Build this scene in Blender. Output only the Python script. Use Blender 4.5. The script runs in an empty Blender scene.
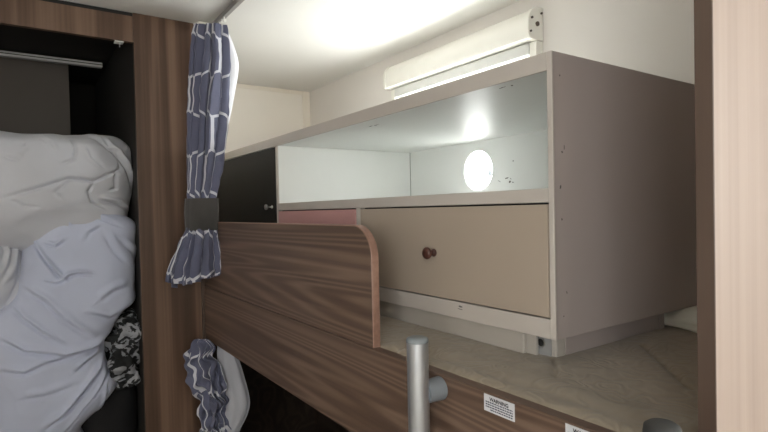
import bpy, bmesh, math, random
import numpy as np
from mathutils import Vector, Matrix, noise
random.seed(4)
C = bpy.context.scene.collection
E = 1.45                                   # eye height above the floor; design heights below are relative to the eye
PI = math.pi

# ------------------------------------------------------------------ node helpers
def new_mat(name):
    m = bpy.data.materials.new(name); m.use_nodes = True
    nt = m.node_tree
    return m, nt, nt.nodes['Principled BSDF']
def N(nt, t, **kw):
    n = nt.nodes.new(t)
    for k, v in kw.items():
        if k.startswith('i_'):
            key = k[2:]; key = int(key) if key.isdigit() else key.replace('_', ' ')
            n.inputs[key].default_value = v
        else: setattr(n, k, v)
    return n
def math_n(nt, op, a, b=None, c=None):
    n = nt.nodes.new('ShaderNodeMath'); n.operation = op
    for i, v in enumerate((a, b, c)):
        if v is None: continue
        if isinstance(v, (int, float)): n.inputs[i].default_value = v
        else: nt.links.new(v, n.inputs[i])
    return n.outputs[0]
def coords(nt, scale, kind='Object', loc=(0, 0, 0)):
    tc = N(nt, 'ShaderNodeTexCoord'); mp = N(nt, 'ShaderNodeMapping')
    mp.inputs['Scale'].default_value = scale; mp.inputs['Location'].default_value = loc
    nt.links.new(tc.outputs[kind], mp.inputs['Vector'])
    return mp.outputs['Vector']
def bump(nt, b, h, strength, dist=0.002):
    n = N(nt, 'ShaderNodeBump', i_Strength=strength, i_Distance=dist)
    nt.links.new(h, n.inputs['Height']); nt.links.new(n.outputs[0], b.inputs['Normal'])
def ramp(nt, fac, stops):
    n = N(nt, 'ShaderNodeValToRGB'); e = n.color_ramp.elements
    while len(e) < len(stops): e.new(0.5)
    for el, (p, c) in zip(e, stops): el.position = p; el.color = (*c, 1)
    nt.links.new(fac, n.inputs[0]); return n.outputs[0]
def paint(name, col, rough=0.5, var=0.04, scale=6, bmp=0.0, spec=0.5):
    m, nt, b = new_mat(name)
    v = coords(nt, (scale,) * 3)
    ns = N(nt, 'ShaderNodeTexNoise', i_Scale=1.0, i_Detail=4.0); nt.links.new(v, ns.inputs['Vector'])
    lo = tuple(max(0, c * (1 - var)) for c in col); hi = tuple(min(1, c * (1 + var)) for c in col)
    nt.links.new(ramp(nt, ns.outputs['Fac'], [(0.3, lo), (0.7, hi)]), b.inputs['Base Color'])
    b.inputs['Roughness'].default_value = rough; b.inputs['Specular IOR Level'].default_value = spec
    if bmp:
        n2 = N(nt, 'ShaderNodeTexNoise', i_Scale=scale * 30, i_Detail=2.0); nt.links.new(v, n2.inputs['Vector'])
        bump(nt, b, n2.outputs['Fac'], bmp)
    return m
def metal(name, col, rough, metallic=1.0):
    m = paint(name, col, rough, 0.03, 20); m.node_tree.nodes['Principled BSDF'].inputs['Metallic'].default_value = metallic
    return m
def wood(name, grain, dark, mid, light, rings=46, amt=0.5, low=(1.3, 8.0), rough=0.42, fine=150, fixed=0):
    """grain: axis index the fibres run along; the contour rings of a smooth field make the cathedral figure."""
    m, nt, b = new_mat(name)
    s = [low[1]] * 3; s[grain] = low[0]
    v = coords(nt, s, loc=(fixed, fixed * .7, fixed * .3))
    n1 = N(nt, 'ShaderNodeTexNoise', i_Scale=1.0, i_Detail=1.5, i_Roughness=0.35); nt.links.new(v, n1.inputs['Vector'])
    ring = math_n(nt, 'SINE', math_n(nt, 'MULTIPLY', n1.outputs['Fac'], rings))
    ring = math_n(nt, 'MULTIPLY_ADD', ring, 0.5, 0.5)
    ring = math_n(nt, 'POWER', ring, 1.6)
    s2 = [fine] * 3; s2[grain] = 2.5
    v2 = coords(nt, s2)
    n2 = N(nt, 'ShaderNodeTexNoise', i_Scale=1.0, i_Detail=3.0); nt.links.new(v2, n2.inputs['Vector'])
    s3 = [28.0] * 3; s3[grain] = 0.5
    v3 = coords(nt, s3)
    n3 = N(nt, 'ShaderNodeTexNoise', i_Scale=1.0, i_Detail=2.0); nt.links.new(v3, n3.inputs['Vector'])
    f = math_n(nt, 'MULTIPLY', ring, amt)
    f = math_n(nt, 'ADD', f, math_n(nt, 'MULTIPLY', n2.outputs['Fac'], 0.45))
    f = math_n(nt, 'ADD', f, math_n(nt, 'MULTIPLY', n3.outputs['Fac'], 1.0 - amt * 0.8))
    f = math_n(nt, 'MULTIPLY', f, 0.72)
    nt.links.new(ramp(nt, f, [(0.22, dark), (0.5, mid), (0.8, light)]), b.inputs['Base Color'])
    b.inputs['Roughness'].default_value = rough
    bump(nt, b, n2.outputs['Fac'], 0.12, 0.001)
    return m
M = {}
M['wood_board'] = wood('walnut_laminate_lengthwise', 1, (.066, .038, .026), (.125, .078, .055), (.195, .130, .095), 130, .42, (.38, 9.5), rough=.5)
M['wood_up'] = wood('walnut_laminate_upright', 2, (.040, .021, .013), (.108, .062, .040), (.21, .132, .090), 46, .35, (.35, 9.0))
M['wood_lit'] = wood('walnut_laminate_lit', 2, (.235, .178, .148), (.30, .232, .195), (.36, .285, .245), 30, .15, (.5, 9.0))  # lighter copy of the upright walnut; window brightness is put into the colour
M['edge'] = wood('wood_edge_banding', 1, (.18, .10, .075), (.27, .155, .115), (.38, .235, .18), 14, .2)
M['edge_up'] = wood('wood_edge_banding_upright', 2, (.055, .034, .024), (.078, .050, .037), (.105, .070, .053), 14, .2)
M['edge_low'] = wood('board_top_edging', 1, (.075, .045, .033), (.115, .072, .053), (.16, .105, .08), 14, .2)
M['ceiling'] = paint('cream_ceiling_panel', (.74, .725, .695), .42, .02, 3)
M['wall'] = paint('cream_wallboard', (.87, .82, .75), .55, .02, 3)
M['wall_grey'] = paint('pale_grey_wallboard', (.74, .705, .67), .5, .02, 3)
M['trim'] = paint('cream_trim_strip', (.84, .78, .69), .5, .02, 5)
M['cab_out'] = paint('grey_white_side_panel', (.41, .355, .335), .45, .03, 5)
M['cab_edge'] = paint('white_cabinet_edging', (.54, .495, .455), .4, .04, 8)
M['cab_in'] = paint('pale_green_white_interior', (.80, .81, .795), .55, .02, 4)
M['cab_gloss'] = paint('satin_white_shelf_top', (.80, .81, .795), .44, .02, 4, spec=.4)
M['beige'] = paint('beige_drawer_front', (.42, .35, .285), .42, .03, 3)
M['pink'] = paint('dusty_pink_drawer_front', (.58, .32, .31), .42, .03, 5)
M['black'] = paint('black_door_panel', (.009, .009, .0085), .45, .1, 5, spec=.3)
M['gap_shade'] = paint('gap_shade_black', (.01, .01, .01), .8)  # near-black; the shade of gaps, hole and groove is in this colour
M['knob'] = paint('reddish_brown_wood_knob', (.075, .030, .022), .35, .25, 60)
M['steel'] = metal('brushed_steel', (.55, .55, .55), .3)
M['alu'] = metal('satin_aluminium', (.52, .54, .57), .38, .85)
M['grey_plastic'] = paint('blue_grey_plastic', (.19, .21, .235), .45, .03, 20)
M['cap_grey'] = paint('mid_grey_plastic_cap', (.20, .225, .24), .5, .03, 20)
M['plinth'] = paint('off_white_plinth', (.45, .415, .375), .5, .03, 8)
M['bar'] = paint('pale_grey_blind_bar', (.60, .60, .58), .4, .02, 10)
M['plate'] = paint('pale_grey_plate', (.33, .33, .33), .4, .03, 20)
M['rail_grey'] = paint('grey_curtain_track', (.30, .285, .27), .5, .03, 20)
M['strip'] = paint('white_light_strip', (.75, .76, .78), .25, .02, 20)
M['shade_lining'] = wood('underbunk_shade_lining', 1, (.020, .013, .009), (.032, .021, .015), (.05, .034, .025))  # darkened wood; shade under the bunk is put into the colour
M['dark_plastic'] = paint('dark_grey_plastic', (.030, .030, .029), .75, .05, 20)
M['cream_plastic'] = paint('cream_plastic', (.78, .76, .70), .35, .02, 5)
M['white_plastic'] = paint('white_plastic', (.78, .77, .74), .3, .02, 5)
M['screw'] = metal('dull_screw', (.12, .10, .09), .45)
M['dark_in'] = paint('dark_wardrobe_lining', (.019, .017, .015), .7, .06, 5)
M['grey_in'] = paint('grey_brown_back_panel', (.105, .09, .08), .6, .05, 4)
M['void'] = paint('dark_underside', (.04, .034, .028), .8, .1, 5)
M['scuff'] = paint('grey_scuff', (.12, .11, .11), .8, .2, 80)
M['floor'] = wood('grey_brown_vinyl_floor', 1, (.07, .05, .038), (.12, .09, .07), (.18, .14, .11))
M['ink'] = paint('dark_blue_grey_ink', (.06, .065, .10), .6)
M['ink_black'] = paint('black_ink', (.012, .012, .014), .6)
M['paper'] = paint('white_label_paper', (.62, .63, .66), .45, .02, 40)
def fabric(name, col, var=.05, bscale=900, bs=.25, rough=.9, tr=None, sheen=0.2):
    m, nt, b = new_mat(name)
    v = coords(nt, (1, 1, 1))
    n = N(nt, 'ShaderNodeTexNoise', i_Scale=7.0, i_Detail=3.0); nt.links.new(v, n.inputs['Vector'])
    nt.links.new(ramp(nt, n.outputs['Fac'], [(.3, tuple(c * (1 - var) for c in col)), (.7, tuple(min(1, c * (1 + var)) for c in col))]), b.inputs['Base Color'])
    b.inputs['Roughness'].default_value = rough; b.inputs['Sheen Weight'].default_value = sheen
    n2 = N(nt, 'ShaderNodeTexNoise', i_Scale=float(bscale), i_Detail=2.0); nt.links.new(v, n2.inputs['Vector'])
    bump(nt, b, n2.outputs['Fac'], bs, .0008)
    return m
M['quilt'] = fabric('white_quilt_cotton', (.53, .545, .60), bscale=500)
M['duvet'] = fabric('bluish_white_cotton', (.49, .53, .67), bscale=500)
M['sheet'] = fabric('white_bed_linen', (.86, .86, .78), bscale=300)
M['filler'] = fabric('black_void_filler', (.004, .004, .005), sheen=0)  # near-black, so the darkness of the void is in the colour
M['band'] = fabric('charcoal_felt', (.055, .052, .050), .3, 260, .9)
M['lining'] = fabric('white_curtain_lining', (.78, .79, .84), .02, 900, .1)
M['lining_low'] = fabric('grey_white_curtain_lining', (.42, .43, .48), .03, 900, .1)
def hexcloth():
    m, nt, b = new_mat('slate_cloth_with_white_hexagon_lines')
    W, e, t = 0.056, .86, .40; H = 2 * e + t
    tc = N(nt, 'ShaderNodeTexCoord'); sp = N(nt, 'ShaderNodeSeparateXYZ'); nt.links.new(tc.outputs['UV'], sp.inputs[0])
    u = math_n(nt, 'MULTIPLY', sp.outputs[0], 1 / W); v = math_n(nt, 'MULTIPLY', sp.outputs[1], 1 / W)
    def cell(ou, ov):
        x = math_n(nt, 'ABSOLUTE', math_n(nt, 'SUBTRACT', math_n(nt, 'FLOORED_MODULO', math_n(nt, 'ADD', u, ou), 1.0), .5))
        y = math_n(nt, 'ABSOLUTE', math_n(nt, 'SUBTRACT', math_n(nt, 'FLOORED_MODULO', math_n(nt, 'ADD', v, ov), 2 * H), H))
        k = 1 / math.sqrt(1 + 4 * t * t)
        s = math_n(nt, 'ADD', y, math_n(nt, 'MULTIPLY', x, 2 * t))
        s = math_n(nt, 'MULTIPLY_ADD', math_n(nt, 'SUBTRACT', s, e + t), k, .5)
        return math_n(nt, 'MAXIMUM', x, s)
    d = math_n(nt, 'MINIMUM', cell(0, 0), cell(.5, H))
    line = math_n(nt, 'GREATER_THAN', d, .5 - .058)
    ns = N(nt, 'ShaderNodeTexNoise', i_Scale=900.0); nt.links.new(tc.outputs['UV'], ns.inputs['Vector'])
    base = ramp(nt, ns.outputs['Fac'], [(.3, (.085, .092, .150)), (.7, (.125, .132, .205))])
    mx = N(nt, 'ShaderNodeMix', data_type='RGBA'); nt.links.new(line, mx.inputs[0]); nt.links.new(base, mx.inputs[6]); mx.inputs[7].default_value = (.56, .57, .63, 1)
    nt.links.new(mx.outputs[2], b.inputs['Base Color']); b.inputs['Roughness'].default_value = .85; b.inputs['Sheen Weight'].default_value = .15
    bump(nt, b, ns.outputs['Fac'], .2, .0006)
    return m
M['hex'] = hexcloth()
def mattress_mat():
    m, nt, b = new_mat('beige_brocade_ticking')
    v = coords(nt, (1, 1, 1))
    wn = N(nt, 'ShaderNodeTexNoise', i_Scale=20.0, i_Detail=1.0, i_Distortion=.4); nt.links.new(v, wn.inputs['Vector'])
    w = math_n(nt, 'MULTIPLY_ADD', math_n(nt, 'SINE', math_n(nt, 'MULTIPLY', wn.outputs['Fac'], 44.0)), .5, .5)
    n = N(nt, 'ShaderNodeTexNoise', i_Scale=5.0, i_Detail=3.0); nt.links.new(v, n.inputs['Vector'])
    f = math_n(nt, 'ADD', math_n(nt, 'MULTIPLY', w, .18), math_n(nt, 'MULTIPLY', n.outputs['Fac'], .65))
    nt.links.new(ramp(nt, f, [(.3, (.255, .212, .158)), (.7, (.325, .272, .205))]), b.inputs['Base Color'])
    b.inputs['Roughness'].default_value = .75; b.inputs['Sheen Weight'].default_value = .2
    bump(nt, b, w, .32, .002)
    return m
M['mattress'] = mattress_mat()
def camo():
    m, nt, b = new_mat('black_and_white_patterned_cloth')
    v = coords(nt, (17, 17, 24))
    n = N(nt, 'ShaderNodeTexNoise', i_Scale=1.0, i_Detail=2.0, i_Distortion=2.0); nt.links.new(v, n.inputs['Vector'])
    nt.links.new(ramp(nt, n.outputs['Fac'], [(.49, (.010, .011, .012)), (.53, (.30, .31, .34))]), b.inputs['Base Color'])
    b.inputs['Roughness'].default_value = .85
    return m
M['camo'] = camo()
def thin(name, tint, glass=False):
    m, nt, b = new_mat(name); out = nt.nodes['Material Output']; nt.nodes.remove(b)
    if glass:
        a = N(nt, 'ShaderNodeBsdfTransparent'); a.inputs[0].default_value = (*tint, 1); g = N(nt, 'ShaderNodeBsdfGlossy', i_Roughness=.05); f = .06
    else:
        a = N(nt, 'ShaderNodeBsdfTranslucent'); a.inputs[0].default_value = (*tint, 1); g = N(nt, 'ShaderNodeBsdfDiffuse'); g.inputs[0].default_value = (*tint, 1); f = .45
    mx = N(nt, 'ShaderNodeMixShader'); mx.inputs[0].default_value = f
    nt.links.new(a.outputs[0], mx.inputs[1]); nt.links.new(g.outputs[0], mx.inputs[2]); nt.links.new(mx.outputs[0], out.inputs[0])
    return m
M['pane'] = thin('window_pane', (.95, .97, .97), True)
M['blind'] = thin('cream_blind_fabric', (.55, .54, .50))

# ------------------------------------------------------------------ object helpers (heights relative to the eye, shifted by E on build)
def base_world(o):
    v = Vector((0, 0, 0))
    while o is not None: v = v + o.location; o = o.parent
    return v
def thing(name, label, cat, loc, group=None, kind=None):
    o = bpy.data.objects.new(name, None); C.objects.link(o)
    o.location = (loc[0], loc[1], loc[2] + E); o.empty_display_size = .05
    if label: o['label'] = label
    if cat: o['category'] = cat
    if group: o['group'] = group
    if kind: o['kind'] = kind
    return o
def obj(name, bm, mat, parent=None, smooth=False, label=None, cat=None, kind=None, mods=None, angle=None):
    me = bpy.data.meshes.new(name)
    if parent is None:
        vs = [v.co for v in bm.verts]
        c = Vector(((min(v.x for v in vs) + max(v.x for v in vs)) / 2, (min(v.y for v in vs) + max(v.y for v in vs)) / 2, min(v.z for v in vs)))
        org = c
    else:
        org = base_world(parent) - Vector((0, 0, E))
    bmesh.ops.translate(bm, verts=bm.verts, vec=-org)
    bm.normal_update()
    bm.to_mesh(me); bm.free()
    o = bpy.data.objects.new(name, me); C.objects.link(o)
    if parent is None: o.location = org + Vector((0, 0, E))
    else: o.parent = parent
    me.materials.append(mat)
    if smooth or angle is not None:
        for p in me.polygons: p.use_smooth = True
        if angle is not None:
            me.set_sharp_from_angle(angle=math.radians(angle))
    if label: o['label'] = label
    if cat: o['category'] = cat
    if kind: o['kind'] = kind
    return o
def struct(name, bm, mat, **kw): return obj(name, bm, mat, kind='structure', **kw)
def addbox(bm, x0, x1, y0, y1, z0, z1, bev=0, seg=2):
    b2 = bmesh.new(); bmesh.ops.create_cube(b2, size=1)
    for v in b2.verts:
        v.co = Vector(((x0 + x1) / 2 + v.co.x * (x1 - x0), (y0 + y1) / 2 + v.co.y * (y1 - y0), (z0 + z1) / 2 + v.co.z * (z1 - z0)))
    if bev: bmesh.ops.bevel(b2, geom=b2.edges[:], offset=bev, segments=seg, affect='EDGES', profile=.5)
    me = bpy.data.meshes.new('tmp'); b2.to_mesh(me); b2.free(); bm.from_mesh(me); bpy.data.meshes.remove(me)
    return bm
def bx(*a, **k): return addbox(bmesh.new(), *a, **k)
def tube(p0, p1, r, n=24, cap=True, r2=None, bev=0, bm=None):
    bm = bm or bmesh.new(); b2 = bmesh.new()
    p0, p1 = Vector(p0), Vector(p1); d = p1 - p0
    bmesh.ops.create_cone(b2, cap_ends=cap, segments=n, radius1=r, radius2=r if r2 is None else r2, depth=d.length)
    if bev: bmesh.ops.bevel(b2, geom=[e for e in b2.edges if e.calc_face_angle(0) > 1], offset=bev, segments=3, affect='EDGES')
    rot = d.to_track_quat('Z', 'Y').to_matrix().to_4x4()
    bmesh.ops.transform(b2, matrix=Matrix.Translation((p0 + p1) / 2) @ rot, verts=b2.verts)
    me = bpy.data.meshes.new('tmp'); b2.to_mesh(me); b2.free(); bm.from_mesh(me); bpy.data.meshes.remove(me)
    return bm
def lathe(prof, org, axis, n=28):
    """prof: (distance along axis, radius)"""
    bm = bmesh.new(); ax = Vector(axis).normalized(); q = ax.to_track_quat('Z', 'Y'); rings = []
    for d, r in prof:
        rings.append([bm.verts.new(Vector(org) + q @ Vector((r * math.cos(2 * PI * k / n), r * math.sin(2 * PI * k / n), d))) for k in range(n)])
    for a, b in zip(rings, rings[1:]):
        for k in range(n): bm.faces.new((a[k], a[(k + 1) % n], b[(k + 1) % n], b[k]))
    bm.faces.new(rings[0][::-1]); bm.faces.new(rings[-1])
    bmesh.ops.recalc_face_normals(bm, faces=bm.faces)
    return bm
def extrude_poly(pts, axis, a, b, bev=0):
    """pts: 2D outline; axis 'X': pts are (y,z), 'Y': (x,z)"""
    bm = bmesh.new()
    f = (lambda p, t: (t, p[0], p[1])) if axis == 'X' else (lambda p, t: (p[0], t, p[1]))
    A = [bm.verts.new(f(p, a)) for p in pts]; B = [bm.verts.new(f(p, b)) for p in pts]
    bm.faces.new(A); bm.faces.new(B[::-1])
    for i in range(len(pts)): bm.faces.new((A[i], B[i], B[(i + 1) % len(pts)], A[(i + 1) % len(pts)]))
    bmesh.ops.recalc_face_normals(bm, faces=bm.faces)
    if bev:
        bmesh.ops.bevel(bm, geom=[e for e in bm.edges if e.calc_face_angle(0) > 1.0], offset=bev, segments=2, affect='EDGES')
    return bm
def holed_plate(x0, x1, y0, y1, z0, z1, cy, cz, r, n=72):
    """plate in the YZ plane, thickness x0..x1, round hole"""
    angs = sorted([2 * PI * k / n for k in range(n)] + [math.atan2(b - cz, a - cy) % (2 * PI) for a in (y0, y1) for b in (z0, z1)])
    bm = bmesh.new()
    def edge(a):
        c, s = math.cos(a), math.sin(a); t = 1e9
        if c > 1e-9: t = min(t, (y1 - cy) / c)
        if c < -1e-9: t = min(t, (y0 - cy) / c)
        if s > 1e-9: t = min(t, (z1 - cz) / s)
        if s < -1e-9: t = min(t, (z0 - cz) / s)
        return cy + c * t, cz + s * t
    L = {}
    for x in (x0, x1):
        L[x] = [(bm.verts.new((x, cy + r * math.cos(a), cz + r * math.sin(a))), bm.verts.new((x, *edge(a)))) for a in angs]
    m = len(angs)
    for i in range(m):
        j = (i + 1) % m
        a, b = L[x0][i], L[x0][j]; c, d = L[x1][i], L[x1][j]
        bm.faces.new((a[0], a[1], b[1], b[0])); bm.faces.new((c[0], d[0], d[1], c[1]))
        bm.faces.new((a[0], b[0], d[0], c[0])); bm.faces.new((a[1], c[1], d[1], b[1]))
    bmesh.ops.recalc_face_normals(bm, faces=bm.faces)
    return bm
def interp(keys, z):
    """smooth interpolation of key rows (first entry descending)"""
    ks = sorted(keys, key=lambda k: k[0])
    zs = [k[0] for k in ks]; z = min(max(z, zs[0]), zs[-1])
    i = max(0, min(len(ks) - 2, int(np.searchsorted(zs, z)) - 1))
    a, b = ks[i], ks[i + 1]; t = (z - a[0]) / (b[0] - a[0]); out = []
    p = ks[i - 1] if i > 0 else a; q = ks[i + 2] if i + 2 < len(ks) else b
    for c in range(1, len(a)):
        h = b[0] - a[0]
        m0 = (b[c] - p[c]) / (b[0] - p[0]) * h if p is not a else (b[c] - a[c]); m1 = (q[c] - a[c]) / (q[0] - a[0]) * h if q is not b else (b[c] - a[c])
        out.append((2 * t**3 - 3 * t**2 + 1) * a[c] + (t**3 - 2 * t**2 + t) * m0 + (-2 * t**3 + 3 * t**2) * b[c] + (t**3 - t**2) * m1)
    return out
def at(px, py, Y):
    """photo pixel -> (x, z) on the upright plane at depth Y in the wardrobe opening, used to lay out creases in cloth"""
    c = ((px - 384) / 528, -(py - 216) / 528, -1)
    R = ((.8200998, .0248892, -.571679), (-.5717899, -.0031076, -.8203942), (-.0221955, .9996854, .0116829))
    d = [sum(R[i][k] * c[k] for k in range(3)) for i in range(3)]
    return (d[0] * Y / d[1], d[2] * Y / d[1])
def seg_dist(x, z, a, b):
    ax, az = a; bx_, bz = b; dx, dz = bx_ - ax, bz - az; L = dx * dx + dz * dz
    t = ((x - ax) * dx + (z - az) * dz) / L; tc = min(1, max(0, t))
    ex, ez = x - ax - tc * dx, z - az - tc * dz
    s = (dx * ez - dz * ex) / math.sqrt(L)
    return math.hypot(ex, ez), s, tc
def crease_disp(x, z, creases):
    tot = 0
    for pts, w, A, kind in creases:
        best = (9, 0, 0); n = len(pts) - 1
        for i in range(n):
            d, s, t = seg_dist(x, z, pts[i], pts[i + 1])
            if d < best[0]: best = (d, s, (i + t) / n)
        d, s, t = best
        if d > 6 * w: continue
        fade = min(1, 4 * t + .15, 4 * (1 - t) + .15)
        if kind == 'v': tot -= A * fade * math.exp(-(d / w)**2)                       # stitched groove
        elif kind == 'r': tot += A * fade * math.exp(-(d / w)**2)                     # ridge
        else:                                                                          # 'f': fold, ridge on one side falling into a groove
            sg = math.copysign(d, s)
            tot += A * fade * (math.exp(-((sg - w) / w)**2) - .9 * math.exp(-((sg + .35 * w) / (.7 * w))**2))
    return tot
def loft(keys, nz, nt, expo=2.4, creases=(), lump=.012, lscale=9, seed=0, wrinkle=0.0, wscale=(14, 40)):
    """closed soft body: key rows (z, x_left, x_right, y_front, y_back)"""
    bm = bmesh.new(); zt, zb = max(k[0] for k in keys), min(k[0] for k in keys); rings = []
    for i in range(nz + 1):
        t = i / nz; tt = .5 - .5 * math.cos(PI * t); tt = .6 * t + .4 * tt
        z = zt + (zb - zt) * tt; xl, xr, yf, yb = interp(keys, z); row = []
        for k in range(nt):
            a = 2 * PI * k / nt; c, s = math.cos(a), math.sin(a)
            cx = math.copysign(abs(c)**(2 / expo), c); sy = math.copysign(abs(s)**(2 / expo), s)
            x = (xl + xr) / 2 + (xr - xl) / 2 * cx; y = (yf + yb) / 2 + (yb - yf) / 2 * sy
            row.append([x, y, z])
        rings.append(row)
    V = [[bm.verts.new(p) for p in r] for r in rings]
    for i in range(nz):
        for k in range(nt): bm.faces.new((V[i][k], V[i + 1][k], V[i + 1][(k + 1) % nt], V[i][(k + 1) % nt]))
    bm.faces.new(V[0][::-1]) ; bm.faces.new(V[-1])
    bmesh.ops.recalc_face_normals(bm, faces=bm.faces); bm.normal_update()
    nrm = {v: v.normal.copy() for v in bm.verts}
    for v in bm.verts:
        p = v.co.copy(); q = p * lscale + Vector((seed * 3.1, 0, 0))
        d = lump * noise.noise(q)
        if wrinkle:
            w = noise.noise(Vector((p.x * wscale[0] + p.z * wscale[0] * .6, p.y * 8, p.z * wscale[1] * .7 - p.x * wscale[1] * .3)) + Vector((seed, 1, 2)))
            d += wrinkle * (.4 - abs(w) * 2)
        front = max(0, -nrm[v].y)**.5
        if creases and front > .15: d += front * crease_disp(p.x, p.z, creases)
        v.co = p + nrm[v] * d
    return bm

# ------------------------------------------------------------------ the setting
XR, YF, ZC = 1.225, 2.415, .604
struct('floor', bx(-1.15, 1.27, -1.65, 2.72, -E - .04, -E), M['floor'])
struct('ceiling', bx(-1.15, 1.27, -1.65, 2.72, ZC, ZC + .03), M['ceiling'])
def wall_open(axis, a, b, u0, u1, w0, w1, holes):
    """wall slab with window openings; axis 'X': slab x in a..b, u=y; 'Y': slab y in a..b, u=x; w=z"""
    bm = bmesh.new()
    def add(p0, p1, q0, q1):
        if p1 - p0 < 1e-4 or q1 - q0 < 1e-4: return
        addbox(bm, *((a, b, p0, p1) if axis == 'X' else (p0, p1, a, b)), q0, q1)
    cur = u0
    for (h0, h1, g0, g1) in holes:
        add(cur, h0, w0, w1); add(h0, h1, w0, g0); add(h0, h1, g1, w1); cur = h1
    add(cur, u1, w0, w1)
    return bm
WIN_A = (1.0, 1.63, .048, .418)            # bunk window: y range, z range
WIN_B = (-1.15, -.42, -.18, .42)           # window by the camera's right
WIN_C = (-1.50, -.62, -.20, .48)             # window in the opposite wall
struct('wall_right', wall_open('X', XR, XR + .035, -1.65, YF + .3, -E, ZC, [WIN_B, WIN_A]), M['wall_grey'])
struct('wall_left', wall_open('X', -1.15, -1.115, -1.65, YF + .3, -E, ZC, [WIN_C]), M['wall'])
struct('wall_rear', bx(-1.15, 1.27, -1.65, -1.61, -E, ZC), M['wall'])
struct('wall_far', bx(.50, XR, YF, YF + .03, -E, ZC), M['wall'])
struct('shade_lining_far', bx(.5005, XR - .0005, YF - .008, YF - .0002, -E, -.374), M['shade_lining'])  # added dark sheet standing for the shade below the bunk
struct('shade_lining_right', bx(XR - .008, XR - .0002, .2275, YF - .009, -E, -.374), M['shade_lining'])  # same added sheet along the outer wall, shade in its colour
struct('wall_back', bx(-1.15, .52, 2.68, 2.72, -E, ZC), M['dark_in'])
# raised border strips of the end wall panel
struct('trim_1', bx(1.185, 1.2248, YF - .006, YF, -.345, ZC - .001, bev=.001), M['trim'])
struct('trim_2', bx(.52, 1.185, YF - .004, YF, ZC - .020, ZC - .001, bev=.001), M['trim'])
struct('wall_near', bx(.4915, XR, .2115, .2262, -E, ZC), M['wood_lit'])
struct('trim_3', bx(.4895, .4914, .2113, .2264, -E, ZC, bev=.0006), M['edge_up'])

def window(n, hole, x, inward):
    y0, y1, z0, z1 = hole; w = .022
    bm = bmesh.new(); a, b = (x, x + .03) if inward < 0 else (x - .03, x)
    addbox(bm, a, b, y0, y0 + w, z0, z1, bev=.003); addbox(bm, a, b, y1 - w, y1, z0, z1, bev=.003)
    addbox(bm, a, b, y0 + w, y1 - w, z0, z0 + w, bev=.003); addbox(bm, a, b, y0 + w, y1 - w, z1 - w, z1, bev=.003)
    f = struct('window_%d' % n, bm, M['white_plastic'])
    m = (a + b) / 2
    g = obj('pane', bx(m - .002, m + .002, y0 + w, y1 - w, z0 + w, z1 - w), M['pane'], f); g['kind'] = 'structure'
    return f
wA = window(1, WIN_A, XR + .002, -1)
window(2, WIN_B, XR + .002, -1); window(3, WIN_C, -1.117, 1)
lt = obj('latch', bx(XR - .016, XR + .012, 1.160, 1.176, .100, .118, bev=.003), M['grey_plastic'], wA); lt['kind'] = 'structure'

# ------------------------------------------------------------------ roller blind over the bunk window
bl = thing('roller_blind', 'cream roller blind cassette mounted on the wall above the cabinet', 'blind', (1.2, 1.31, .2))
prof = [(XR - .001, .463), (XR - .001, .552), (XR - .018, .552)]
for k in range(11):
    a = PI / 2 + k / 10 * (PI / 2) * 1.05
    prof.append((XR - .018 + .044 * math.cos(a), .500 + .052 * math.sin(a)))
prof += [(XR - .062, .478), (XR - .057, .466)]
obj('cassette', extrude_poly(prof, 'Y', .982, 1.652), M['cream_plastic'], bl, angle=35)
for y0, y1, side in ((.966, .982, 1), (1.652, 1.668, 0)):
    p2 = [(XR - .001 if x > XR - .002 else XR + (x - XR) * 1.04, z - .002 if z < .48 else z + .002) for x, z in prof]
    c = obj('end_cap', extrude_poly(p2, 'Y', y0, y1, bev=.0012), M['cream_plastic'], bl, angle=40)
    yy = y0 if side else y1; s = -1 if side else 1
    for (x, z, r) in ((XR - .010, .538, .003), (XR - .050, .520, .0032), (XR - .056, .482, .003), (XR - .028, .506, .0065)):
        obj('screw', tube((x, yy, z), (x, yy + s * .004, z), r, 12), M['screw'], c)
for y0, y1 in ((.968, .992), (1.640, 1.664)):
    obj('guide_rail', bx(XR - .030, XR - .0005, y0, y1, .03, .461, bev=.002), M['cream_plastic'], bl)
obj('bottom_bar', bx(XR - .034, XR - .012, .994, 1.638, .427, .461, bev=.004), M['bar'], bl)

# ------------------------------------------------------------------ upper bunk
bk = thing('bunk_bed', 'dark walnut upper bunk with long side board and rounded guard board', 'bed', (.49, 1.0, -.4))
XB0, XB1 = .479, .4955
sb = obj('side_board', bx(XB0, XB1, .2275, 1.712, -.398, -.2345), M['wood_board'], bk)
obj('edge_strip', bx(XB0 - .0008, XB1 + .0004, .2275, 1.712, -.2345, -.2318, bev=.0009), M['edge_low'], sb)
r = .055; z1g, z0g, y0g, y1g = -.0275, -.2315, .740, 1.712
arc = [(y0g + r - r * math.sin(k / 14 * PI / 2), z1g - r + r * math.cos(k / 14 * PI / 2)) for k in range(15)]
gb = obj('guard_board', extrude_poly([(y0g, z0g), (y1g, z0g), (y1g, z1g)] + arc, 'X', .483, .4965), M['wood_board'], bk)
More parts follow.
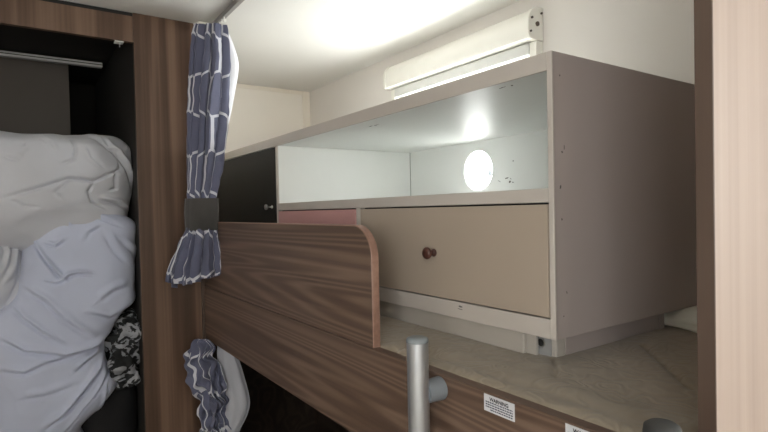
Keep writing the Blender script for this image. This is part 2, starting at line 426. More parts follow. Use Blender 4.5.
# edge banding wrapped round the free end of the guard
path = [(y0g, z0g)] + arc[::-1] + [(y1g, z1g)]
bmE = bmesh.new(); rows = []
pts = path
for i, p in enumerate(pts):
    a = Vector(pts[max(0, i - 1)]); b = Vector(pts[min(len(pts) - 1, i + 1)]); t = (b - a).normalized(); nn = Vector((-t.y, t.x))
    if i == 0: nn = Vector((-1, 0))
    q = Vector(p) + nn * .0014
    rows.append([bmE.verts.new((x, *c)) for x, c in ((.4825, p), (.4825, q), (.4835, Vector(p) + nn * .0022), (.4960, Vector(p) + nn * .0022), (.4970, q), (.4970, p))])
for a, b in zip(rows, rows[1:]):
    for k in range(5): bmE.faces.new((a[k], a[k + 1], b[k + 1], b[k]))
bmesh.ops.recalc_face_normals(bmE, faces=bmE.faces)
obj('edge_banding', bmE, M['edge'], gb)
obj('bed_base', bx(XB1 + .001, XR - .001, .2275, YF - .001, -.372, -.352), M['void'], bk)
obj('corner_post', bx(.4725, .4935, 1.7125, 1.735, -E, -.02, bev=.001), M['edge_up'], bk)

# warning labels stuck on the board
def text_mesh(body, size, loc, mat, parent, name='lettering'):
    cu = bpy.data.curves.new('txt', 'FONT'); cu.body = body; cu.size = size; cu.align_x = 'LEFT'; cu.extrude = .00005; cu.offset = .00022
    to = bpy.data.objects.new('txt', cu); C.objects.link(to)
    me = bpy.data.meshes.new_from_object(to.evaluated_get(bpy.context.evaluated_depsgraph_get()))
    bm = bmesh.new(); bm.from_mesh(me)
    bpy.data.objects.remove(to); bpy.data.curves.remove(cu); bpy.data.meshes.remove(me)
    for v in bm.verts: v.co = Vector((loc[0], loc[1] - v.co.x, loc[2] + v.co.y))    # reads from the far end towards the camera
    return obj(name, bm, mat, parent)
def sticker(y0, y1, z0, z1, seed):
    s = obj('warning_label', bx(XB0 - .0006, XB0 + .0002, y0, y1, z0, z1), M['paper'], sb, label='white warning label with dark print')
    rnd = random.Random(seed); x = XB0 - .0007; w = y1 - y0
    text_mesh('WARNING', .0064, (x - .0002, y1 - w * .20, z1 - .0070), M['ink_black'], s)
    z = z1 - .0100; k = 0
    while z > z0 + .002:
        y = y1 - .003 - (0.008 if k in (3,) else 0); end = y0 + .003 + (.012 if k == 4 else 0)
        while y > end:
            l = min(rnd.uniform(.0016, .0042), y - end + .0004)
            obj('print_mark', bx(x - .0001, x + .0002, y - l, y, z, z + .0015), M['ink'], s)
            y -= l + .0009
        z -= .0030; k += 1
sticker(.4285, .4785, -.2565, -.2352, 3)
sticker(.3080, .3570, -.2565, -.2345, 5)

# ------------------------------------------------------------------ mattress
def mattress():
    bm = bmesh.new(); X0, X1, Y0, Y1 = .4965, 1.218, .236, 2.405; zt, zb = -.2335, -.350; r = .022
    xs = np.concatenate([[0, .15, .3, .45, .6, .75, .9], np.linspace(1, 99, 120), 100 - np.array([.9, .75, .6, .45, .3, .15, 0])])
    nx, ny = len(xs), 330
    # profile across X with rounded edges, from bottom-front over the top to bottom-back
    prof = [(X0, zb)]
    for k in range(9): a = PI - k / 8 * PI / 2; prof.append((X0 + r + r * math.cos(a), zt - r + r * math.sin(a)))
    for x in np.linspace(X0 + r, X1 - r, 120)[1:-1]: prof.append((float(x), zt))
    for k in range(9): a = PI / 2 - k / 8 * PI / 2; prof.append((X1 - r + r * math.cos(a), zt - r + r * math.sin(a)))
    prof.append((X1, zb))
    V = []
    for j in range(ny):
        y = Y0 + (Y1 - Y0) * j / (ny - 1); row = []
        for (x, z) in prof:
            if z > zt - r * .9:
                d = .0025 * noise.noise(Vector((x * 9, y * 9, 0))) + .0012 * noise.noise(Vector((x * 30, y * 24, 3)))
                for a, b, w, A in (((.845, .475), (.69, .325), .0045, .009), ((.668, .52), (.590, .452), .003, .006), ((.50, .700), (.56, .735), .006, .006)):
                    dd, s, t = seg_dist(x, y, a, b); d -= A * math.exp(-(dd / w)**2)
                # the cabinet's weight presses it down a little
                k = min(1, max(0, (x - .62) / .04)) * min(1, max(0, (y - .48) / .04)); d -= .002 * k
                e = math.exp(-((x - .497) / .022)**2); d += .0085 * e
                if x < .60: d += .004 * math.exp(-((x - .56) / .03)**2)
                row.append(bm.verts.new((x - .0085 * math.exp(-((x - .497) / .012)**2) * (z > zt - r * .8), y, z + d)))
            else: row.append(bm.verts.new((x + .0, y, z)))
        V.append(row)
    for a, b in zip(V, V[1:]):
        for k in range(len(prof) - 1): bm.faces.new((a[k], a[k + 1], b[k + 1], b[k]))
    bm.faces.new([a[0] for a in (V[0], V[-1])] + [V[-1][-1], V[0][-1]]); bm.faces.new(V[0][::-1]); bm.faces.new(V[-1])
    bmesh.ops.recalc_face_normals(bm, faces=bm.faces)
    return bm
obj('mattress', mattress(), M['mattress'], smooth=True, label='beige brocade mattress lying in the upper bunk under the cabinet', cat='mattress')
ped = loft([(-.201, 1.04, 1.15, .38, .52), (-.204, 1.015, 1.19, .345, .60), (-.207, 1.002, 1.207, .31, .68), (-.222, 1.0, 1.212, .30, .70), (-.234, 1.002, 1.208, .31, .69), (-.236, 1.01, 1.2, .32, .68)],
    24, 120, 3.0, lump=.009, lscale=24, wrinkle=.009, wscale=(20, 60), seed=4)
obj('bed_sheet', ped, M['sheet'], smooth=True, label='crumpled white linen on the mattress behind the cabinet corner', cat='bedding')

# ------------------------------------------------------------------ the cabinet standing on the mattress
cb = thing('storage_cabinet', 'white open shelf cabinet with coloured drawers standing on the upper mattress', 'cabinet', (.9, 1.25, -.2345))
CX0, CX1, CY0, CY1, CZ0, CZ1 = .647, 1.152, .496, 2.15, -.1985, .2275
T = .0095
def panel(name, a, mat, bev=.0007, lab=None, par=cb): return obj(name, bx(*a, bev=bev), M[mat], par, label=lab)
# shell panels; inner linings are thin sheets of the paler interior laminate
panel('top_panel', (CX0 + .0032, CX1 + .006, CY0 + T - .0014, CY1 - T - .0001, CZ1 - .012, CZ1), 'cab_in')  # unseen top, made pale to bounce window light onto the ceiling
panel('side_panel', (CX0 + .001, CX1 + .006, CY0, CY0 + T - .0015, CZ0, CZ1), 'cab_out')
panel('side_panel', (CX0 + .001, CX1 + .006, CY1 - T, CY1, CZ0, CZ1), 'cab_out')
panel('bottom_panel', (CX0 + .001, CX1 + .006, CY0 + T, CY1 - T, CZ0 + .0002, CZ0 + .012), 'cab_out')
yi0, yi1, zi0, zi1 = CY0 + T, CY1 - T, .0262, CZ1 - .0262
yd0, yd1 = 1.497, 1.5105
obj('back_panel', holed_plate(CX1, CX1 + .006, yi0, yi1, CZ0 + .0122, CZ1 - .0122, 1.1605, .113, .0605), M['cab_in'], cb)
for (nm, a) in (('interior_top', (CX0 + .003, CX1 - .0002, yi0, yd0, zi1, zi1 + .004)),
                ('interior_side', (CX0 + .0035, CX1 - .0002, CY0 + T - .0014, CY0 + T + .0006, zi0, zi1 - .0002)),
                ('interior_side', (CX0 + .003, CX1 - .0002, yd0 - .0005, yd0 + .004, zi0, zi1 - .0002)),
                ('shelf_panel', (CX0 + .003, CX1 - .0002, yi0 + .0008, yd0 - .0008, .015, zi0))):
    panel(nm, a, 'cab_gloss' if nm == 'interior_top' else 'cab_in', 0)
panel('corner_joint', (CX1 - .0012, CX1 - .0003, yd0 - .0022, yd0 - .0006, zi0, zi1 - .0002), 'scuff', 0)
panel('divider_panel', (CX0 + .02, CX1 - .001, yd0 + .0042, yd1 - .001, CZ0 + .0122, zi1 + .004), 'cab_out', 0)
# face frame: edge strips
panel('top_rail', (CX0 - .001, CX0 + .003, CY0 + T, CY1 - T, CZ1 - .027, CZ1 + .0002), 'cab_edge', .0008)
panel('bottom_rail', (CX0 - .001, CX0 + .018, CY0 + T, CY1 - T, CZ0 - .0003, -.169), 'cab_edge', .001)
panel('shelf_rail', (CX0 - .001, CX0 + .018, CY0 + T, yd0, .0055, .0268), 'cab_edge', .001)
panel('stile', (CX0 - .001, CX0 + .0035, CY0, CY0 + T, CZ0 - .0003, CZ1 + .0002), 'cab_edge', .0008)
panel('stile', (CX0 - .001, CX0 + .018, yd0, yd1, CZ0 + .028, CZ1 - .027), 'cab_edge', .0008)
panel('stile', (CX0 - .001, CX0 + .018, 1.031, 1.049, -.169, .0055), 'cab_edge', .0008)
panel('stile', (CX0 - .001, CX0 + .0035, CY1 - T, CY1, CZ0 - .0003, CZ1 + .0002), 'cab_edge', .0008)
panel('recess_shade', (CX0 + .012, CX0 + .014, CY0 + T, 1.0308, -.167, .005), 'gap_shade', 0)  # near-black sheets painting in the shade behind drawers and door
panel('recess_shade', (CX0 + .012, CX0 + .014, 1.0492, yd0, -.167, .005), 'gap_shade', 0)
panel('recess_shade', (CX0 + .012, CX0 + .014, yd1, CY1 - T, -.167, CZ1 - .028), 'gap_shade', 0)
def knob(par, y, z, mat, sc=1.0, label=None):
    x = CX0 - .0025
    pr = [(0, .0075), (.002, .0078), (.004, .006), (.007, .0042), (.011, .0045), (.013, .0085), (.016, .0112), (.019, .0115), (.0215, .0095), (.023, .005), (.0235, .001)]
    return obj('knob', lathe([(d * sc, r_ * sc) for d, r_ in pr], (x, y, z), (-1, 0, 0)), M[mat], par, smooth=True, label=label)
g = .0028
dr = obj('drawer', bx(CX0 - .0025, CX0 + .0115, CY0 + T + g * .6, 1.031 - g, -.169 + g, .0055 - g, bev=.0008), M['beige'], cb, label='beige drawer front')
knob(dr, .769, -.083, 'knob', label='brown wooden knob')
d2 = obj('drawer', bx(CX0 - .0025, CX0 + .0115, 1.049 + g, yd0 - g, -.169 + g, .0055 - g, bev=.0008), M['pink'], cb, label='dusty pink drawer front')
knob(d2, 1.27, -.083, 'knob')
dd = obj('door', bx(CX0 - .0025, CX0 + .0115, yd1 + .0008, CY1 - T - g, -.169 + g, CZ1 - .027 - g, bev=.0008), M['black'], cb, label='black cabinet door')
obj('knob', lathe([(0, .0052), (.0015, .0054), (.003, .0022), (.014, .0026), (.016, .0070), (.020, .0088), (.023, .0080), (.0245, .002)], (CX0 - .0025, 1.540, .0165), (-1, 0, 0)), M['steel'], dd, smooth=True, label='small metal knob')
# plinth, foot and bracket underneath
PZ = -.2365
panel('plinth', (.6600, .6685, .5700, 2.12, PZ, CZ0 - .0004), 'plinth', .002)
panel('foot', (.6688, .6750, .5515, .5760, PZ, CZ0 - .0004), 'plinth', .001)
br = panel('bracket_plate', (.6775, .6795, .5300, .5640, PZ, CZ0 - .0004), 'plate', .0004)
obj('bolt_hole', tube((.6765, .5490, -.2165), (.6781, .5490, -.2165), .0060, 20), M['gap_shade'], br)
obj('bolt_ring', lathe([(0, .0078), (.0006, .0074), (.0007, .0050)], (.6773, .5490, -.2165), (-1, 0, 0)), M['steel'], br)
panel('foot', (.6800, .7030, .5215, .5490, PZ, CZ0 - .0004), 'plinth', .0025)
panel('side_plinth', (.7035, .985, .5225, .5290, PZ, CZ0 - .0004), 'cab_out', .001)
panel('foot', (.9855, 1.0, .5205, .540, PZ, CZ0 - .0004), 'cab_out', .001)
# scuffs and small fixings left on the laminate
def scuffs(par, pts, plane, seed, r0=.004):
    rnd = random.Random(seed)
    for (a, b, l, w, ang) in pts:
        bm = bmesh.new(); vs = []
        for k in range(10):
            t = 2 * PI * k / 10; q = rnd.uniform(.6, 1.15)
            u = l * q * math.cos(t); v = w * q * math.sin(t)
            p = (a + u * math.cos(ang) - v * math.sin(ang), b + u * math.sin(ang) + v * math.cos(ang))
            vs.append(bm.verts.new(plane(*p)))
        f = bm.faces.new(vs); ret = bmesh.ops.extrude_face_region(bm, geom=[f])
        off = Vector(plane(0, 0, .0002)) - Vector(plane(0, 0))
        for v in ret['geom']:
            if isinstance(v, bmesh.types.BMVert): v.co += off
        bmesh.ops.recalc_face_normals(bm, faces=bm.faces)
        obj('scuff_mark', bm, M['scuff'], par)
bpn = [o for o in cb.children if o.name.startswith('back_panel')][0]
scuffs(bpn, [(1.045, .083, .009, .0022, -.2), (1.034, .072, .006, .003, -.6), (1.022, .070, .004, .0015, .1), (1.073, .076, .007, .001, .4), (1.02, .130, .003, .0015, 0), (1.03, .080, .004, .001, .8)],
       lambda y, z, o=0: (CX1 - .0003 + o, y, z), 7)
itp = [o for o in cb.children if o.name.startswith('interior_top')][0]
scuffs(itp, [(.70, 1.062, .011, .0016, 1.4), (.703, 1.045, .005, .0028, .3), (.699, 1.030, .006, .0012, 1.9), (.675, .620, .010, .0014, 1.4), (.678, .600, .005, .0022, .4)],
       lambda x, y, o=0: (x, y, zi1 - .0003 + o), 9)
brl = [o for o in cb.children if o.name.startswith('bottom_rail')][0]
scuffs(brl, [(.700, -.1765, .006, .0016, .1), (.702, -.181, .008, .0007, .05)], lambda y, z, o=0: (CX0 - .0011 - o, y, z), 11)
spn = [o for o in cb.children if o.name.startswith('side_panel')][0]
scuffs(spn, [(.664, .193, .0016, .0016, 0), (.667, .080, .002, .002, 0), (.662, .028, .003, .0016, 1.3), (.672, .088, .001, .004, 0), (.664, -.020, .0016, .002, 0), (.673, -.13, .001, .003, .3), (.665, -.165, .0012, .0012, 0)],
       lambda x, z, o=0: (x, CY0 - o, z), 13)

# ------------------------------------------------------------------ ladder hooked on the bunk board
ld = thing('bunk_ladder', 'satin aluminium bunk ladder with capped round posts before the bunk board', 'ladder', (.44, .4, -E))
for y, rr, capm, zt in ((.5640, .0148, 'cap_grey', -.176), (.2320, .0138, 'dark_plastic', -.1855)):
    p = obj('post', tube((.44, y, -E), (.44, y, zt - .004), rr, 48), M['alu'], ld, angle=40)
    if capm == 'cap_grey': cap = lathe([(0, rr + .0004), (.003, rr + .0006), (.0055, rr - .0004), (.007, rr - .004), (.0074, .001)], (.44, y, zt - .0045), (0, 0, 1), 48)
    else: cap = lathe([(-.035, rr + .0012), (-.002, rr + .0012), (.003, rr + .0004), (.0055, rr - .003), (.006, .001)], (.44, y, zt - .0045), (0, 0, 1), 48)
    obj('end_cap', cap, M[capm], p, angle=50)
    obj('mounting_bracket', lathe([(.010, .0155), (.026, .0158), (.033, .0165), (.0385, .0165)], (.44, y, -.2515), (1, 0, 0), 40), M['grey_plastic'], ld, angle=40)
    obj('foot_cap', tube((.44, y, -E), (.44, y, -E + .03), rr + .0025, 32, bev=.001), M['dark_plastic'], p, angle=40)
for z in (-.52, -.78, -1.04, -1.28):
    obj('rung', bx(.428, .452, .2305 + .015, .5625 - .015, z - .010, z + .010, bev=.004), M['alu'], ld)

# ------------------------------------------------------------------ wardrobe on the left
wd = thing('wardrobe', 'walnut open wardrobe left of the bunk with bedding stuffed inside', 'wardrobe', (0, 1.9, -E))
YW = 1.72
obj('front_stile', bx(.2960, .4720, YW, YW + .018, -E, ZC - .0005, bev=.0006), M['wood_up'], wd)
obj('header_board', bx(-.62, .2955, YW, YW + .018, .5155, ZC - .012), M['wood_up'], wd)
obj('header_gap_shade', bx(-.62, .2955, YW + .004, YW + .018, ZC - .0118, ZC - .0005), M['gap_shade'], wd)  # near-black strip; the shadow in the gap is painted
obj('front_stile', bx(-.75, -.6205, YW, YW + .018, -E, ZC - .0005), M['wood_up'], wd)
obj('side_panel', bx(.4925, .4995, YW + .019, YF + .26, -E, ZC - .0005), M['wall'], wd)
obj('shade_lining_side', bx(.4996, .504, YW + .019, YF - .009, -E, -.374), M['shade_lining'], wd)  # added dark sheet, under-bunk shade in its colour
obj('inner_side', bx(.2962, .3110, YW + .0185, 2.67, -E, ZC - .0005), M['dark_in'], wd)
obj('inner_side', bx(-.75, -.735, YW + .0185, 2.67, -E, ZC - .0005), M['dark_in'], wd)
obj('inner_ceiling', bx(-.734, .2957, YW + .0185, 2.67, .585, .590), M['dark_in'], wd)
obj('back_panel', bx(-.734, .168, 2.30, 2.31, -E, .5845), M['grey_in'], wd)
rl = obj('light_rail', bx(-.70, .2745, 2.235, 2.262, .5585, .5765, bev=.003), M['strip'], wd)
obj('rail_groove', bx(-.70, .2746, 2.2335, 2.2352, .5660, .5685), M['gap_shade'], rl)
dk = obj('door_catch', bx(.246, .270, YW + .004, YW + .03, .5115, .5153, bev=.001), M['white_plastic'], wd)
obj('pin', tube((.2595, YW + .012, .4985), (.2595, YW + .012, .5113), .0013, 10), M['steel'], dk)
shf = obj('shelf_board', bx(-.734, .2957, YW + .03, 2.67, -.72, -.70), M['dark_in'], wd)

# bedding
def A_(*p, Y=1.745): return [at(px, py, Y) for px, py in p]
qc = [(A_((-10, 203), (20, 193), (50, 184), (66, 179), (92, 181), (112, 172), (120, 168)), .004, 0.0150, 'v'),
      (A_((118, 172), (119, 160), (112, 148), (96, 137), (84, 134)), .0035, 0.0105, 'v'),
      (A_((60, 131), (70, 139), (73, 150), (70, 160), (58, 165)), .0035, 0.0090, 'v'),
      (A_((117, 166), (113, 178), (116, 188), (108, 190)), .004, 0.0105, 'v'),
      (A_((0, 155), (12, 160), (20, 150), (17, 139)), .0035, 0.0090, 'v'),
      (A_((8, 200), (20, 206), (35, 207)), .0035, 0.0090, 'v'),
      (A_((92, 182), (86, 192), (90, 203), (104, 209)), .0035, 0.0090, 'v'),
      (A_((66, 180), (52, 193), (58, 200)), .0035, 0.0075, 'v'),
      (A_((100, 135), (118, 150), (126, 168)), .006, 0.0090, 'f'), (A_((120, 152), (127, 175), (133, 192)), .006, 0.0090, 'f'),
      (A_((78, 132), (98, 138), (116, 152)), .006, 0.0060, 'f'), (A_((98, 200), (118, 203), (134, 212)), .007, 0.0105, 'f'),
      (A_((100, 168), (88, 158), (84, 148)), .006, 0.0045, 'f'), (A_((30, 134), (46, 143), (52, 152)), .006, 0.0045, 'f')]
quilt = loft([(.243, .06, .20, 1.85, 1.95), (.240, -.10, .245, 1.81, 2.02), (.230, -.36, .272, 1.770, 2.08), (.205, -.44, .296, 1.732, 2.14), (.14, -.47, .2955, 1.708, 2.17), (.04, -.47, .2957, 1.704, 2.18), (-.03, -.46, .2950, 1.735, 2.18), (-.075, -.43, .296, 1.77, 2.15), (-.10, -.38, .27, 1.82, 2.1)],
             170, 460, 3.4, qc, lump=.022, lscale=9, seed=2, wrinkle=.0022, wscale=(10, 18))
obj('quilt', quilt, M['quilt'], smooth=True, label='white stitched quilt folded at the top of the wardrobe pile', cat='bedding')
dc = [(A_((28, 241), (40, 258), (50, 270), (60, 280)), .005, 0.0135, 'f'),
      (A_((60, 280), (66, 275), (76, 273), (88, 274)), .005, 0.0135, 'f'),
      (A_((40, 281), (52, 283), (60, 281)), .004, 0.0081, 'f'),
      (A_((20, 288), (40, 300), (60, 318), (90, 340)), .009, 0.0108, 'f'),
      (A_((5, 305), (18, 318), (40, 333), (60, 344)), .007, 0.0121, 'f'),
      (A_((-5, 340), (20, 352), (60, 354), (90, 346), (122, 328)), .009, 0.0135, 'f'),
      (A_((-5, 372), (20, 374), (45, 362), (80, 352), (110, 340)), .009, 0.0108, 'f'),
      (A_((40, 432), (60, 415), (80, 390), (96, 370), (108, 352)), .008, 0.0162, 'f'),
      (A_((62, 435), (80, 408), (95, 390), (106, 372)), .006, 0.0095, 'f'),
      (A_((92, 427), (100, 405), (104, 385)), .005, 0.0081, 'f'),
      (A_((55, 206), (38, 214), (26, 226), (28, 240)), .006, 0.0095, 'f'),
      (A_((62, 206), (60, 216), (66, 226)), .005, 0.0081, 'f'),
      (A_((75, 208), (95, 216), (118, 226)), .006, 0.0068, 'f'),
      (A_((40, 244), (52, 246), (62, 240)), .005, 0.0068, 'f'),
      (A_((80, 242), (86, 232), (98, 226)), .006, 0.0054, 'f'),
      (A_((96, 300), (112, 290), (128, 286)), .012, 0.0081, 'f'),
      (A_((84, 312), (106, 318), (134, 306)), .010, 0.0068, 'f'),
      (A_((118, 240), (132, 252), (138, 268)), .008, 0.0081, 'f'),
      (A_((20, 400), (40, 396), (70, 384)), .010, 0.0054, 'f'), (A_((70, 372), (84, 360), (100, 352)), .007, 0.0081, 'f'),
      (A_((102, 232), (112, 250), (124, 262)), .010, 0.0068, 'f')]
K = []
for py, l, rr_, yf in ((203, 46, 66, 1.765), (205, 36, 82, 1.74), (212, 26, 108, 1.722), (225, 20, 139, 1.712), (245, 19, 141, 1.70), (270, 17, 142, 1.692), (300, 8, 142, 1.690), (318, 0, 137, 1.690), (335, -8, 122, 1.692), (352, -12, 110, 1.695), (372, -14, 105, 1.70), (392, -14, 112, 1.70), (412, -14, 121, 1.705), (425, -12, 112, 1.71), (440, -10, 95, 1.715), (460, -6, 80, 1.73)):
    x0, z0 = at(l, py, 1.735); x1, _ = at(rr_, py, 1.735)
    if py > 300: x0 = min(x0, -.07)
    K.append((z0, x0 - (.02 if py > 330 else 0), min(x1, .2940), max(yf, 1.715 if False else yf) + .030, 1.735 + .22))
K.append((-.70, .0, .18, 1.80, 1.9))
duv = loft(K, 260, 420, 2.9, dc, lump=.014, lscale=7, seed=5, wrinkle=.0022, wscale=(9, 14))
obj('duvet', duv, M['duvet'], smooth=True, label='rumpled bluish white duvet bulging out below the stitched quilt', cat='bedding')
fk = [(at(0, 222, 1.76)[1], -.12, -.02, 1.80, 1.95), (at(0, 232, 1.76)[1], -.30, .010, 1.775, 2.0), (at(0, 260, 1.76)[1], -.40, .022, 1.757, 2.05), (at(0, 310, 1.76)[1], -.44, .016, 1.752, 2.05), (at(0, 350, 1.76)[1], -.45, -.01, 1.765, 2.05), (-.58, -.45, -.06, 1.79, 2.05), (-.69, -.40, -.10, 1.83, 2.0)]
fc = [(A_((2, 232), (10, 245), (8, 265), (-4, 285), Y=1.75), .007, .008, 'f'), (A_((14, 235), (20, 250), (16, 280), (4, 310), Y=1.75), .006, .008, 'f'), (A_((-4, 240), (2, 252), (-3, 268), Y=1.75), .006, .007, 'f')]
obj('pillow', loft(fk, 120, 260, 2.8, fc, lump=.016, lscale=8, seed=8, wrinkle=.003), M['quilt'], smooth=True, label='white pillow edge squeezed in left of the bluish duvet', cat='pillow')
ck = [(at(130, 318, 1.76)[1], .262, .285, 1.80, 1.86), (at(130, 326, 1.76)[1], .240, .298, 1.765, 1.92), (at(130, 345, 1.76)[1], .215, .2940, 1.75, 1.95), (at(130, 368, 1.76)[1], .200, .2940, 1.75, 1.95), (at(130, 382, 1.76)[1], .215, .298, 1.76, 1.93), (at(130, 391, 1.76)[1], .235, .285, 1.79, 1.9)]
clo = loft(ck, 110, 220, 2.4, (), lump=.030, lscale=32, seed=12, wrinkle=.007, wscale=(40, 60))
obj('patterned_cloth', clo, M['camo'], smooth=True, label='crumpled black and white patterned cloth beside the wardrobe stile', cat='cloth')
bk2 = [(at(130, 384, 1.78)[1], .19, .27, 1.83, 1.95), (at(130, 392, 1.78)[1], .15, .295, 1.80, 2.0), (-.62, .13, .2940, 1.785, 2.05), (-.68, .13, .2940, 1.785, 2.05), (-.698, .15, .29, 1.80, 2.0)]
obj('dark_void_filler', loft(bk2, 40, 90, 3.0, (), lump=.01, lscale=12, seed=3), M['filler'], smooth=True, label='added near-black bag at the foot of the wardrobe pile', cat='filler')  # shape added to paint in the dark void beside the duvet

# ------------------------------------------------------------------ curtains
def curtain(keys, nz, width, npleat, amp, seed, t0=0, t1=1, sharp=1.0, hem=0.0, uvoff=0, ns=360, pk=None, bunch=0.0):
    """keys: (z, cx, cy, half_width, half_depth, heading); pleated tube of cloth, cloth length is conserved in the UVs"""
    bm = bmesh.new(); uvl = bm.loops.layers.uv.new('UVMap'); zt, zb = max(k[0] for k in keys), min(k[0] for k in keys)
    G = []
    for i in range(nz + 1):
        v = i / nz; z = zt + (zb - zt) * v; cx, cy, a, b, hd, pa = interp(keys, z); cx -= .007; cy += .005; row = []
        for k in range(ns + 1):
            t = t0 + (t1 - t0) * k / ns; th = 2 * PI * t + .28 * math.sin(4 * PI * t + seed) + .12 * math.sin(10 * PI * t + 2 * seed)
            nv = noise.noise(Vector((math.cos(th) * 1.6, math.sin(th) * 1.6, z * 4 + seed)))
            ph = npleat * 2 * PI * t + .9 * nv + seed * 1.3
            idx = math.floor(ph / (2 * PI)); fr = ph / (2 * PI) - idx
            lob = abs(math.sin(ph / 2))**sharp                        # rounded folds with deep creases between them
            own = noise.noise(Vector((idx % npleat * 2.7 + seed, z * 5, 1.5)))
            big = noise.noise(Vector((math.cos(th) * 2.2 + seed, math.sin(th) * 2.2, z * 6)))
            c0, s0 = math.cos(th), math.sin(th)
            nu, nw = c0 / a, s0 / b; nl = math.hypot(nu, nw); nu /= nl; nw /= nl
            D = amp * pa * (1.55 * lob - 1.0 + .9 * own) + .006 * pa * big
            lean = .45 * amp * pa * math.sin(ph) * (1 if idx % 3 else -.6)
            u = a * c0 + nu * D - nw * lean; w = b * s0 + nw * D + nu * lean
            if bunch:
                bb = noise.noise(Vector((u * 30 + seed, w * 30, z * 34))); u += bunch * bb; w -= bunch * noise.noise(Vector((u * 30, w * 30 + 9, z * 34)))
            dz = 0
            if hem: dz = hem * v**6 * (.6 * math.cos(th - .3) + .9 * own + .25 * lob)
            c, sn = math.cos(hd), math.sin(hd)
            row.append((bm.verts.new((cx + u * c - w * sn, cy + u * sn + w * c, z + dz)), (2 + (idx * 1.45 + fr * .9) * width / npleat + uvoff + .012 * own, z)))
        G.append(row)
    for i in range(nz):
        for k in range(ns):
            q = (G[i][k], G[i + 1][k], G[i + 1][k + 1], G[i][k + 1]); f = bm.faces.new([p[0] for p in q])
            for l, p in zip(f.loops, q): l[uvl].uv = p[1]
    bmesh.ops.recalc_face_normals(bm, faces=bm.faces)
    return bm
HD = math.radians(-35)
def cen(px, r_):   # centre on the sight line of px at distance r_ - only used to lay the hanging line out
    return None
top = thing('window_curtain', 'slate blue curtain with white hexagon lines tied at the upper bunk', 'curtain', (.46, 1.6, -.24))
top.name = 'bunk_curtain'
up = [(.572, .508, 1.622, .0470, .028, HD, .7), (.54, .506, 1.620, .0510, .030, HD, .9), (.46, .502, 1.615, .0530, .032, HD, 1), (.30, .486, 1.610, .0520, .032, HD, 1), (.15, .470, 1.600, .0460, .030, HD, 1),
      (.06, .456, 1.593, .0400, .028, HD, .7), (.030, .4525, 1.590, .0380, .026, HD, .5), (-.052, .4500, 1.588, .0380, .026, HD, .4)]
sol = lambda o, th: setattr(o.modifiers.new('thickness', 'SOLIDIFY'), 'thickness', th)
o = obj('upper_cloth', curtain(up, 150, .52, 12, .0125, 1.7, sharp=.62, bunch=.003, ns=720), M['hex'], top, smooth=True); sol(o, .0012)
tail = [(-.036, .4500, 1.588, .0395, .025, HD, .5), (-.07, .444, 1.586, .0480, .027, HD, .8), (-.12, .4355, 1.585, .0610, .030, HD, 1), (-.16, .428, 1.588, .0690, .033, HD, 1.1), (-.196, .4260, 1.592, .0720, .034, HD, 1.1)]
o = obj('lower_cloth', curtain(tail, 70, .66, 15, .0125, 1.7, sharp=.62, hem=.020, uvoff=.1, bunch=.005, ns=760), M['hex'], top, smooth=True); sol(o, .0012)
o = obj('tie_band', curtain([(.046, .4535, 1.590, .0475, .033, HD, .25), (.0, .4520, 1.589, .0490, .034, HD, .2), (-.048, .4515, 1.588, .0465, .0325, HD, .25)], 24, 1, 5, .004, 3), M['band'], top, smooth=True, label='charcoal felt tie band'); sol(o, .003)
lin = [(.552, .538, 1.616, .0200, .016, HD, .3), (.52, .545, 1.614, .0250, .018, HD, .3), (.46, .556, 1.612, .0280, .02, HD, .3), (.38, .545, 1.616, .0280, .02, HD, .3), (.26, .518, 1.620, .0280, .02, HD, .3), (.14, .486, 1.616, .0270, .02, HD, .3), (.05, .462, 1.600, .022, .016, HD, .3)]
o = obj('lining', curtain(lin, 60, 1, 3, .004, 5.0), M['lining'], top, smooth=True, label='white curtain lining'); sol(o, .001)
for i, (x, y) in enumerate(((.523, 1.575), (.524, 1.60), (.525, 1.625), (.524, 1.655))):
    bmh = tube((x, y, .568), (x, y, .590), .0022, 10); addbox(bmh, x - .005, x + .005, y - .004, y + .004, .574, .582, bev=.0015)
    obj('glider_hook', bmh, M['white_plastic'], top)
rt = thing('curtain_rail', 'white curtain rail fixed to the ceiling above the bunk edge', 'rail', (.525, 1.0, .59))
obj('track', bx(.518, .532, .2275, 1.69, .5885, .6035, bev=.002), M['rail_grey'], rt)
obj('end_stop', bx(.4735, .516, 1.675, 1.70, .556, .600, bev=.006), M['cream_plastic'], rt)

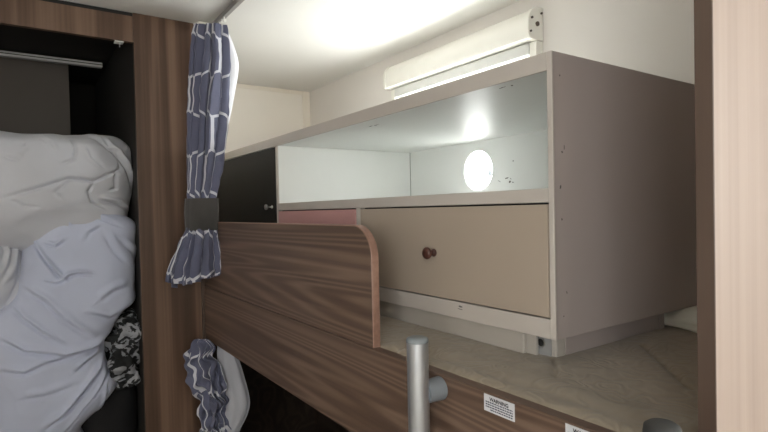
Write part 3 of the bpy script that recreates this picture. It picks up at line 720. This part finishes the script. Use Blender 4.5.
low = thing('bunk_curtain', 'bunched slate blue patterned curtain hooked below the bunk side board', 'curtain', (.46, 1.6, -.7))
lk = [(-.376, .447, 1.612, .0090, .008, HD, .3), (-.392, .444, 1.610, .0230, .016, HD, .6), (-.425, .444, 1.604, .0350, .024, HD, 1), (-.47, .449, 1.602, .0390, .027, HD, 1), (-.52, .458, 1.602, .0370, .026, HD, 1), (-.56, .467, 1.602, .0310, .023, HD, 1), (-.62, .473, 1.603, .031, .023, HD, 1), (-.72, .478, 1.605, .033, .024, HD, 1), (-.85, .478, 1.605, .033, .024, HD, 1)]
o = obj('patterned_cloth', curtain(lk, 190, .50, 10, .012, 4.2, sharp=.65, bunch=.020, ns=600), M['hex'], low, smooth=True); sol(o, .0012)
ll = [(-.404, .510, 1.605, .018, .010, HD, .4), (-.43, .517, 1.600, .028, .014, HD, .4), (-.50, .528, 1.595, .038, .016, HD, .6), (-.58, .536, 1.590, .044, .018, HD, .8), (-.62, .528, 1.590, .042, .018, HD, .8), (-.68, .508, 1.596, .036, .018, HD, .6), (-.85, .50, 1.60, .03, .016, HD, .4)]
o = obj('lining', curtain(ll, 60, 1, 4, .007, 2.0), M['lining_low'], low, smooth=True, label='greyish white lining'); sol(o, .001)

# ------------------------------------------------------------------ daylight
w = bpy.data.worlds.new('daylight'); bpy.context.scene.world = w; w.use_nodes = True
bg = w.node_tree.nodes['Background']; bg.inputs[0].default_value = (1.0, .985, .965, 1); bg.inputs[1].default_value = 9.0
for (y0, y1, z0, z1), x, s in ((WIN_A, XR + .036, -1), (WIN_B, XR + .036, -1), (WIN_C, -1.151, 1)):
    L = bpy.data.lights.new('window_portal', 'AREA'); L.shape = 'RECTANGLE'; L.size = z1 - z0; L.size_y = y1 - y0; L.cycles.is_portal = True
    lo = bpy.data.objects.new('window_portal', L); C.objects.link(lo); lo.location = (x, (y0 + y1) / 2, (z0 + z1) / 2 + E)
    lo.rotation_euler = (0, PI / 2 if s < 0 else -PI / 2, 0)

# ------------------------------------------------------------------ camera
cam = bpy.data.cameras.new('camera'); co = bpy.data.objects.new('camera', cam); C.objects.link(co)
cam.sensor_width = 36; cam.lens = 528 / 768 * 36; cam.clip_start = .01
co.matrix_world = Matrix(((.8200998, .0248892, -.571679, 0), (-.5717899, -.0031076, -.8203942, 0), (-.0221955, .9996854, .0116829, E), (0, 0, 0, 1)))
# re-orthonormalise
q = co.matrix_world.to_quaternion(); q.normalize()
Rm = q.to_matrix().to_4x4() @ Matrix.Rotation(math.radians(-.5), 4, 'X') @ Matrix.Rotation(math.radians(.24), 4, 'Y')
co.matrix_world = Matrix.Translation((0, 0, E)) @ Rm; cam.shift_y = 4.6 / 768
sc = bpy.context.scene; sc.camera = co
sc.view_settings.view_transform = 'Standard'; sc.view_settings.look = 'None'; sc.view_settings.gamma = 1; sc.view_settings.use_curve_mapping = False
sc.view_settings.exposure = 1.25
sc.cycles.max_bounces = 14; sc.cycles.diffuse_bounces = 10; sc.cycles.transparent_max_bounces = 12; sc.cycles.sample_clamp_indirect = 6
sc.cycles.use_denoising = True
